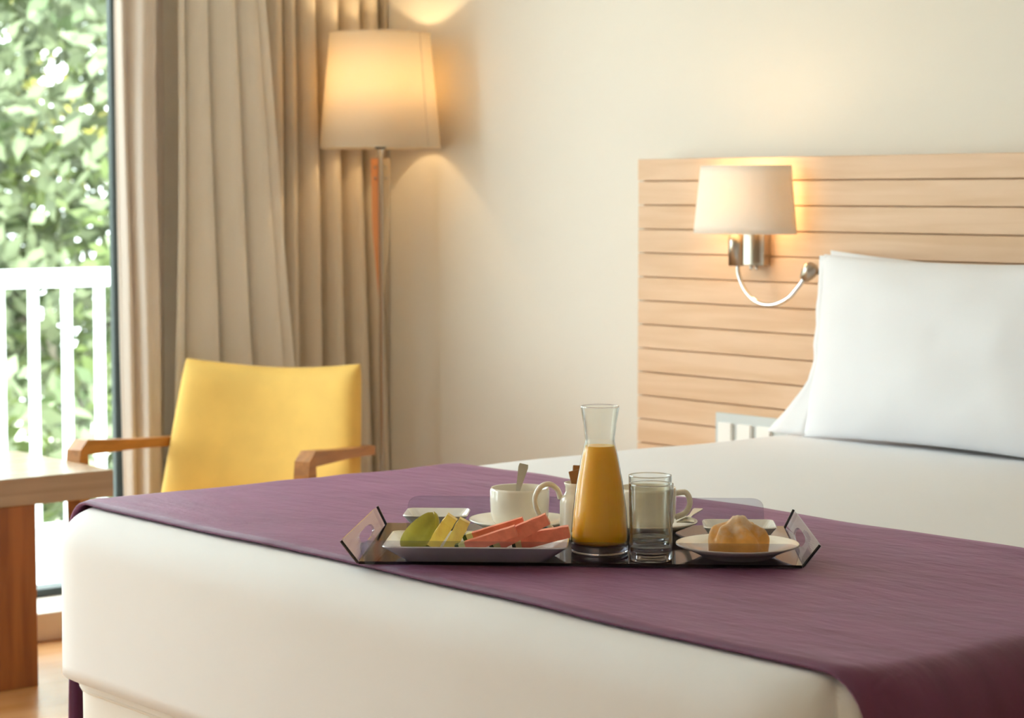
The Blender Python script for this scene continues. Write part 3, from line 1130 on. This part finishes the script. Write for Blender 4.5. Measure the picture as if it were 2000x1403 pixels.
# ---- carafe with juice
p = on(1171, 1079)
ca = empty('juice_carafe', p, TA)
tag(ca, 'tall glass carafe of orange juice with flared open neck on the tray', 'carafe')
outer = [(0, 0), (0.039, 0), (0.041, 0.002), (0.0412, 0.012), (0.041, 0.03), (0.0388, 0.06), (0.0335, 0.10), (0.026, 0.14), (0.0222, 0.156), (0.0213, 0.161), (0.0216, 0.166), (0.0236, 0.185), (0.0277, 0.2095), (0.0277, 0.2105)]
inner = [(0.0265, 0.2105), (0.0263, 0.2095), (0.0222, 0.185), (0.0202, 0.166), (0.0199, 0.161), (0.0206, 0.156), (0.0244, 0.14), (0.0318, 0.10), (0.037, 0.06), (0.0392, 0.03), (0.039, 0.018), (0.036, 0.0145), (0, 0.0135)]
lathe('glass_body', outer[3:] + inner[:-3], M['thin'], ca, 64)
tube('rim', [(0.0271 * math.cos(t * math.pi / 24), 0.0271 * math.sin(t * math.pi / 24), 0.2108) for t in range(49)], 0.0009, M['glass'], ca, 8)
lathe('glass_base', [(0, 0), (0.039, 0), (0.041, 0.002), (0.0412, 0.0125), (0.0365, 0.0133), (0, 0.0131)], M['glass'], ca, 64)
ju = [(0, 0.0131)] + [(0.0363, 0.0141), (0.0394, 0.0176), (0.0396, 0.03), (0.0374, 0.06), (0.0322, 0.10), (0.0248, 0.14), (0.0211, 0.1545)] + [(0.02, 0.1545), (0, 0.1545)]
lathe('juice', ju, M['juice'], ca, 64)

# ---- two tumblers
def tumbler(px, py, label):
    t = empty('drinking_glass', on(px, py), TA)
    tag(t, label, 'glass')
    o = [(0, 0), (0.0285, 0), (0.0295, 0.0015), (0.0297, 0.012), (0.0301, 0.05), (0.0312, 0.107), (0.0308, 0.108)]
    i = [(0.0296, 0.107), (0.0285, 0.05), (0.0278, 0.022), (0.025, 0.0185), (0, 0.0175)]
    lathe('tumbler', o[3:] + i[:-2], M['thin'], t, 56)
    tube('rim', [(0.0305 * math.cos(q * math.pi / 24), 0.0305 * math.sin(q * math.pi / 24), 0.1078) for q in range(49)], 0.0009, M['glass'], t, 8)
    lathe('glass_base', [(0, 0), (0.0285, 0), (0.0295, 0.0015), (0.0297, 0.012), (0.0279, 0.019), (0.025, 0.0165), (0, 0.0155)], M['glass'], t, 56)
tumbler(1271.5, 1094, 'empty glass tumbler standing beside the base of the juice carafe')
tumbler(1269, 1073, 'empty glass tumbler between the other tumbler and the white cup')

# ---- cups, saucers, spoons
def saucer(p, label, r=0.078):
    s = lathe('saucer', [(0, 0.0), (0.045, 0.0), (0.047, 0.003), (r * 0.82, 0.010), (r, 0.0165), (r, 0.0185), (r * 0.97, 0.0185), (r * 0.8, 0.0125), (0.042, 0.0055), (0, 0.005)], M['china'], None, 56, loc=p)
    return tag(s, label, 'saucer')
def cup(p, label, hang, r=0.0455, h=0.061):
    c = empty('coffee_cup', (p.x, p.y, p.z + 0.0055), TA)
    tag(c, label, 'cup')
    lathe('bowl', [(0, 0), (0.03, 0), (0.037, 0.003), (0.0425, 0.011), (r * 0.98, 0.022), (r, 0.04), (r, h - 0.004), (r - 0.0015, h), (r - 0.004, h - 0.001), (r - 0.0045, 0.04), (r - 0.007, 0.02), (0.036, 0.010), (0, 0.008)], M['china'], c, 56)
    ca_, sa_ = math.cos(hang), math.sin(hang)
    prof = [(r - 0.002, h * 0.85), (r + 0.015, h * 0.86), (r + 0.021, h * 0.62), (r + 0.014, h * 0.38), (r - 0.002, h * 0.27)]
    tube('handle', smoothpath([(a * ca_, a * sa_, z) for a, z in prof], 6), 0.0045, M['china'], c, 10)
    return c
P1 = on(1015, 1036)
saucer(P1, 'cream saucer under the coffee cup that holds a spoon')
cup(P1, 'cream coffee cup with a spoon standing in it', math.radians(80))
P2 = on(1262, 1040)
saucer(P2, 'cream saucer with a spoon lying on it behind the glass tumblers')
cup(P2, 'empty cream coffee cup behind the glass tumblers', math.radians(4), h=0.064)

def spoon(name_loc, d, label, L=0.135, face=None):
    s = empty('teaspoon', name_loc)
    tag(s, label, 'spoon')
    d = Vector(d).normalized()
    side = d.cross(Vector((0, 0, 1))).normalized()
    if face is not None:
        side = (face - d * face.dot(d)).normalized()
    up = side.cross(d)
    secs = []
    for t, wv in ((0.0, 0.002), (0.02, 0.009), (0.12, 0.0135), (0.24, 0.010), (0.32, 0.0035), (0.5, 0.003), (0.75, 0.0055), (0.94, 0.0075), (1.0, 0.0065)):
        dip = -0.004 * math.sin(math.pi * min(1, t / 0.3)) if t < 0.3 else 0.0
        c = d * L * t + up * dip
        secs.append([c + side * wv + up * 0.0008, c - side * wv + up * 0.0008, c - side * wv - up * 0.0008, c + side * wv - up * 0.0008])
    def body(nm, ss, mt, par):
        vs = [q for s_ in ss for q in s_]
        fs = [(0, 1, 2, 3), tuple(len(vs) - 4 + k for k in range(4))]
        for i in range(len(ss) - 1):
            for k in range(4):
                k2 = (k + 1) % 4
                fs.append((i * 4 + k, i * 4 + k2, i * 4 + 4 + k2, i * 4 + 4 + k))
        return mk(nm, vs, fs, mt, par)
    body('bowl', secs[:5], M['steel'], s)
    body('handle', secs[4:], M['steel'], s)
    return s
q = P1 + tu * -0.012 + tv * -0.018 + Vector((0, 0, 0.018))
spoon(q, tu * 0.16 + tv * 0.10 + Vector((0, 0, 0.72)), 'steel teaspoon leaning upright in the coffee cup', 0.088, tu)
q = P2 + tu * 0.056 - tv * 0.035 + Vector((0, 0, 0.0222))
spoon(q, tu * 0.2 + tv * 0.9 + Vector((0, 0, 0.02)), 'steel teaspoon lying on the saucer beside the cup handle', 0.12)

# ---- cream jug with sugar sachets
pj = on(1133, 1052)
jug = empty('cream_jug', pj, TA)
tag(jug, 'white china jug with tall looped handle holding paper sachets', 'jug')
lathe('body', [(0, 0), (0.026, 0), (0.0295, 0.003), (0.0305, 0.012), (0.0305, 0.055), (0.029, 0.062), (0.024, 0.067), (0.022, 0.071), (0.0225, 0.079), (0.0245, 0.084), (0.0235, 0.085), (0.0205, 0.079), (0.0195, 0.071), (0.026, 0.06), (0.0275, 0.05), (0.0275, 0.012), (0.02, 0.006), (0, 0.005)], M['china'], jug, 48)
hp = [(-0.0295, -0.002, 0.060), (-0.034, -0.004, 0.074), (-0.046, -0.007, 0.0825), (-0.059, -0.009, 0.078), (-0.067, -0.010, 0.062), (-0.063, -0.010, 0.042), (-0.050, -0.008, 0.024), (-0.038, -0.005, 0.011), (-0.028, -0.002, 0.006)]
tube('handle', smoothpath(hp, 6), [0.0042] * 49, M['china'], jug, 10)
for k, (dx, dy, tz, ty, hz) in enumerate(((-0.007, -0.007, 8, -14, 0.104), (0.0, 0.0, 8, 3, 0.110), (0.007, 0.007, 8, 14, 0.104))):
    o = box('sugar_sachet', (-0.011, -0.0015, -0.05), (0.011, 0.0015, 0), M['paper'], None, bev=0.001, seg=1)
    w_ = pj + tu * dx + tv * dy
    o.matrix_world = Matrix.Translation((w_.x, w_.y, pj.z + hz)) @ Matrix.Rotation(TA + math.radians(tz), 4, 'Z') @ Matrix.Rotation(math.radians(ty), 4, 'Y')
    tag(o, ('brown paper sachet in the white jug leaning towards its handle', 'brown paper sachet standing tallest in the white jug', 'brown paper sachet in the white jug leaning towards the carafe')[k], 'sachet', 'sugar sachets in the jug')

# ---- plates
def rect_plate(name, c, wt, dt, wb, db, h, th, mat, label, cat, lift=0.0, rad=0.012):
    def loop(w_, d_, z, r):
        pts = []
        for (sx_, sy_, a0) in ((1, -1, -90), (1, 1, 0), (-1, 1, 90), (-1, -1, 180)):
            for k in range(5):
                a = math.radians(a0 + 22.5 * k)
                pts.append((sx_ * (w_ / 2 - r) + r * math.cos(a), sy_ * (d_ / 2 - r) + r * math.sin(a), z))
        return pts
    rings = [loop(wb, db, 0, rad), loop(wt, dt, h, rad), loop(wt - 0.003, dt - 0.003, h + 0.0015, rad), loop(wt - 0.006, dt - 0.006, h, rad), loop(wb - 0.002, db - 0.002, th, rad)]
    vs = [p for r in rings for p in r]
    n = 20
    fs = [tuple(range(n)), tuple(range(4 * n, 5 * n))]
    for i in range(4):
        for k in range(n):
            k2 = (k + 1) % n
            fs.append((i * n + k, i * n + k2, (i + 1) * n + k2, (i + 1) * n + k))
    o = mk(name, vs, fs, mat, None, loc=c, rz=TA)
    return tag(o, label, cat)
# fruit plate: the near rim corners give its width and place
FH = 0.023
fl, fr = at(742, 1073, 'z', ZT + FH), at(1108, 1074, 'z', ZT + FH)
FWD = (fr - fl).length
fc = (fl + fr) / 2 + tv * 0.083
fc.z = ZT
rect_plate('fruit_plate', fc, FWD, 0.15, FWD - 0.062, 0.10, FH, 0.006, M['chinaw'], 'long rectangular white plate carrying cut fruit', 'plate')
c2 = on(851, 1033)
rect_plate('side_plate', c2 + tv * 0.02, 0.1, 0.085, 0.065, 0.05, 0.022, 0.005, M['chinaw'], 'empty rectangular white dish behind the fruit plate', 'plate')
c3 = on(1444, 1058)
rect_plate('side_plate', c3 + tv * 0.012, 0.108, 0.085, 0.075, 0.05, 0.024, 0.005, M['chinaw'], 'small rectangular white dish behind the pastry', 'plate')
# round plate
PLATE_BACK = 0.024
pp = on(1442, 1068, 0.018) + tv * PLATE_BACK
pr = 0.0875
o = lathe('round_plate', [(0, 0), (0.05, 0), (0.052, 0.002), (pr * 0.78, 0.010), (pr, 0.0175), (pr, 0.0195), (pr * 0.985, 0.0198), (pr * 0.94, 0.0182), (pr * 0.92, 0.0182), (pr * 0.72, 0.0125), (0.048, 0.006), (0, 0.0055)], M['china'], None, 64, loc=pp)
tag(o, 'round cream plate with a sugar-dusted pastry on it', 'plate')

# ---- pastry: folded bun with a round knob
def pastry():
    n, mrow = 72, 30
    vs, fs = [], []
    for j in range(mrow + 1):
        v = j / mrow
        for i in range(n):
            a = 2 * math.pi * i / n
            prof = math.cos(v * math.pi / 2) ** 0.55
            lob = 1 + 0.07 * math.cos(5 * a + 0.6) * (1 - v) + 0.05 * N(math.cos(a) * 2, math.sin(a) * 2, v * 3)
            x = 0.0415 * prof * lob * math.cos(a)
            y = 0.036 * prof * lob * math.sin(a)
            z = 0.041 * math.sin(v * math.pi / 2) ** 0.9
            # folds swirling round the bun
            f = math.sin(6 * a + v * 5.0)
            k = 0.0042 * f * math.sin(math.pi * min(1, v * 1.15)) if v < 0.87 else 0
            r = math.hypot(x, y) or 1e-6
            x += k * x / r
            y += k * y / r
            z += 0.0035 * f * v * (1 - v) * 4
            kn = 1 / (1 + (((x - 0.002) ** 2 + (y - 0.002) ** 2) / 0.00017) ** 3)
            z += 0.011 * kn
            z += 0.0015 * N(x * 90, y * 90, z * 90)
            vs.append((x, y, max(0, z)))
    for j in range(mrow):
        for i in range(n):
            i2 = (i + 1) % n
            fs.append((j * n + i, j * n + i2, (j + 1) * n + i2, (j + 1) * n + i))
    fs.append(tuple(range(n)))
    fs.append(tuple(mrow * n + i for i in range(n)))
    return mk('pastry', vs, fs, M['crust'], None, True, loc=(pp.x, pp.y, pp.z + 0.0060), rz=TA)
o = pastry()
tag(o, 'golden folded pastry bun dusted with icing sugar', 'pastry')

# ---- cut fruit
def onplate(px, py, yl):
    """point on the sight line of a pixel at depth yl (metres behind the plate's middle)"""
    d = FW + RT * ((px - 1000) / F_PX) - UP * ((py - 701.5) / F_PX)
    c = fc + tv * yl
    return EYE + d * ((c - EYE).dot(tv) / d.dot(tv))

def stick(name, a, b2, hgt0, hgt1, dep0, dep1, mat, root, t0=0.0, t1=1.0, roll=0.0, irregular=0.0, seed=0):
    """four-sided piece between two end points, height measured in the picture plane, depth along the tray"""
    a, b2 = Vector(a), Vector(b2)
    d = (b2 - a).normalized()
    s = (tv - d * tv.dot(d)).normalized()
    u = s.cross(d)
    if u.z < 0:
        u = -u
    rs = math.cos(roll), math.sin(roll)
    u, s = u * rs[0] + s * rs[1], s * rs[0] - u * rs[1]
    vs, n = [], 8
    for k in range(n + 1):
        t = t0 + (t1 - t0) * k / n
        p = a + (b2 - a) * t
        h = hgt0 + (hgt1 - hgt0) * t
        w_ = dep0 + (dep1 - dep0) * t
        r = irregular * N(t * 6, seed)
        for du, ds in ((-0.5, -0.5), (-0.5, 0.5), (0.5, 0.5), (0.5, -0.5)):
            vs.append(p + u * du * h * (1 + r) + s * ds * w_ * (1 - r) - root.location)
    fs = [(0, 1, 2, 3), tuple(n * 4 + k for k in range(4))]
    for k in range(n):
        for q in range(4):
            q2 = (q + 1) % 4
            fs.append((k * 4 + q, k * 4 + q2, k * 4 + 4 + q2, k * 4 + 4 + q))
    return mk(name, vs, fs, mat, root)

def plate_z(p):
    """height of the fruit plate's upper surface under a world point"""
    q = p - fc
    x, y = abs(q.dot(tu)), abs(q.dot(tv))
    xb, yb = (FWD - 0.064) / 2, 0.049
    xr_, yr = (FWD - 0.006) / 2, 0.072
    return ZT + 0.006 + (FH - 0.006) * min(1, max(0, (x - xb) / (xr_ - xb), (y - yb) / (yr - yb)))

def rest(root):
    gap = min((root.location + v.co).z - plate_z(root.location + v.co) for c in root.children for v in c.data.vertices)
    root.location.z -= gap + 0.0004

def melon(a, b2, h0, h1, w0, w1, label, roll=0.0, seed=0):
    root = empty('watermelon_slice', a)
    tag(root, label, 'watermelon')
    stick('flesh', a, b2, h0, h1, w0, w1, M['melon'], root, 0.16, 1.0, roll, 0.10, seed)
    stick('pale_rind', a, b2, h0, h1, w0, w1, M['rindpale'], root, 0.06, 0.161, roll, 0.10, seed)
    stick('green_skin', a, b2, h0, h1, w0, w1, M['rindgreen'], root, 0.0, 0.061, roll, 0.10, seed)
    rest(root)
melon(onplate(908, 1047, 0.034), onplate(1022, 1004, 0.034), 0.020, 0.008, 0.018, 0.013, 'watermelon slice with dark green rind leaning behind the other slices', 0, 1)
melon(onplate(892, 1068, -0.0335), onplate(1008, 1029, -0.0335), 0.0165, 0.0150, 0.017, 0.017, 'watermelon slice lying next to the pineapple sticks', 0, 2)
melon(onplate(957, 1066, -0.0125), onplate(1070, 1012, -0.0125), 0.024, 0.016, 0.018, 0.018, 'steeply tilted watermelon slice in the middle of the slices', 0, 3)
melon(onplate(1000, 1066, 0.0105), onplate(1112, 1043, 0.0105), 0.024, 0.016, 0.019, 0.018, 'thick watermelon slice lying flattest at the plate end', 0, 4)

def pine(a, b2, label, seed):
    r = empty('pineapple_stick', a)
    tag(r, label, 'pineapple')
    stick('flesh', a, b2, 0.019, 0.0165, 0.02, 0.018, M['pine'], r, irregular=0.14, seed=seed)
    rest(r)
pine(onplate(844, 1070, 0.014), onplate(884, 1012, 0.014), 'yellow pineapple stick touching the green pear wedge', 3)
pine(onplate(877, 1070, -0.010), onplate(908, 1012, -0.010), 'yellow pineapple stick touching the watermelon', 7)

def wedge(loc, L, r, rot, label):
    """quarter of a pear cut lengthwise: curved skin and two flat cut faces"""
    root = empty('pear_wedge', loc)
    tag(root, label, 'pear')
    n, mm = 22, 12
    def P(i, j):
        t = -1 + 2 * i / n
        a = math.radians(-52 + 104 * j / mm)
        rr = r * math.sqrt(max(0, 1 - t * t)) * (1 - 0.18 * t)
        return Vector((t * L, -rr * math.cos(a), rr * math.sin(a)))
    R3 = Matrix.Rotation(rot[2], 3, 'Z') @ Matrix.Rotation(rot[1], 3, 'Y') @ Matrix.Rotation(rot[0], 3, 'X')
    vs = [R3 @ P(i, j) for i in range(n + 1) for j in range(mm + 1)]
    fs = [(i * (mm + 1) + j, (i + 1) * (mm + 1) + j, (i + 1) * (mm + 1) + j + 1, i * (mm + 1) + j + 1) for i in range(n) for j in range(mm)]
    mk('skin', vs, fs, M['pearskin'], root, True)
    vs, fs = [], []
    for j in (0, mm):
        b0_ = len(vs)
        for i in range(n + 1):
            vs.append(R3 @ P(i, j))
            vs.append(R3 @ Vector((P(i, j).x, -0.001, 0)))
        for i in range(n):
            q = b0_ + 2 * i
            fs.append((q, q + 2, q + 3, q + 1))
    mk('cut_flesh', vs, fs, M['pearflesh'], root)
    rest(root)
pw = onplate(817, 1043, -0.008)
wedge(pw, 0.034, 0.0235, (math.radians(12), math.radians(-52), TA), 'front green pear wedge with its skin turned outwards')
pw = onplate(836, 1034, 0.045)
wedge(pw, 0.027, 0.017, (math.radians(70), math.radians(-72), TA), 'second pear wedge tucked behind the front one')
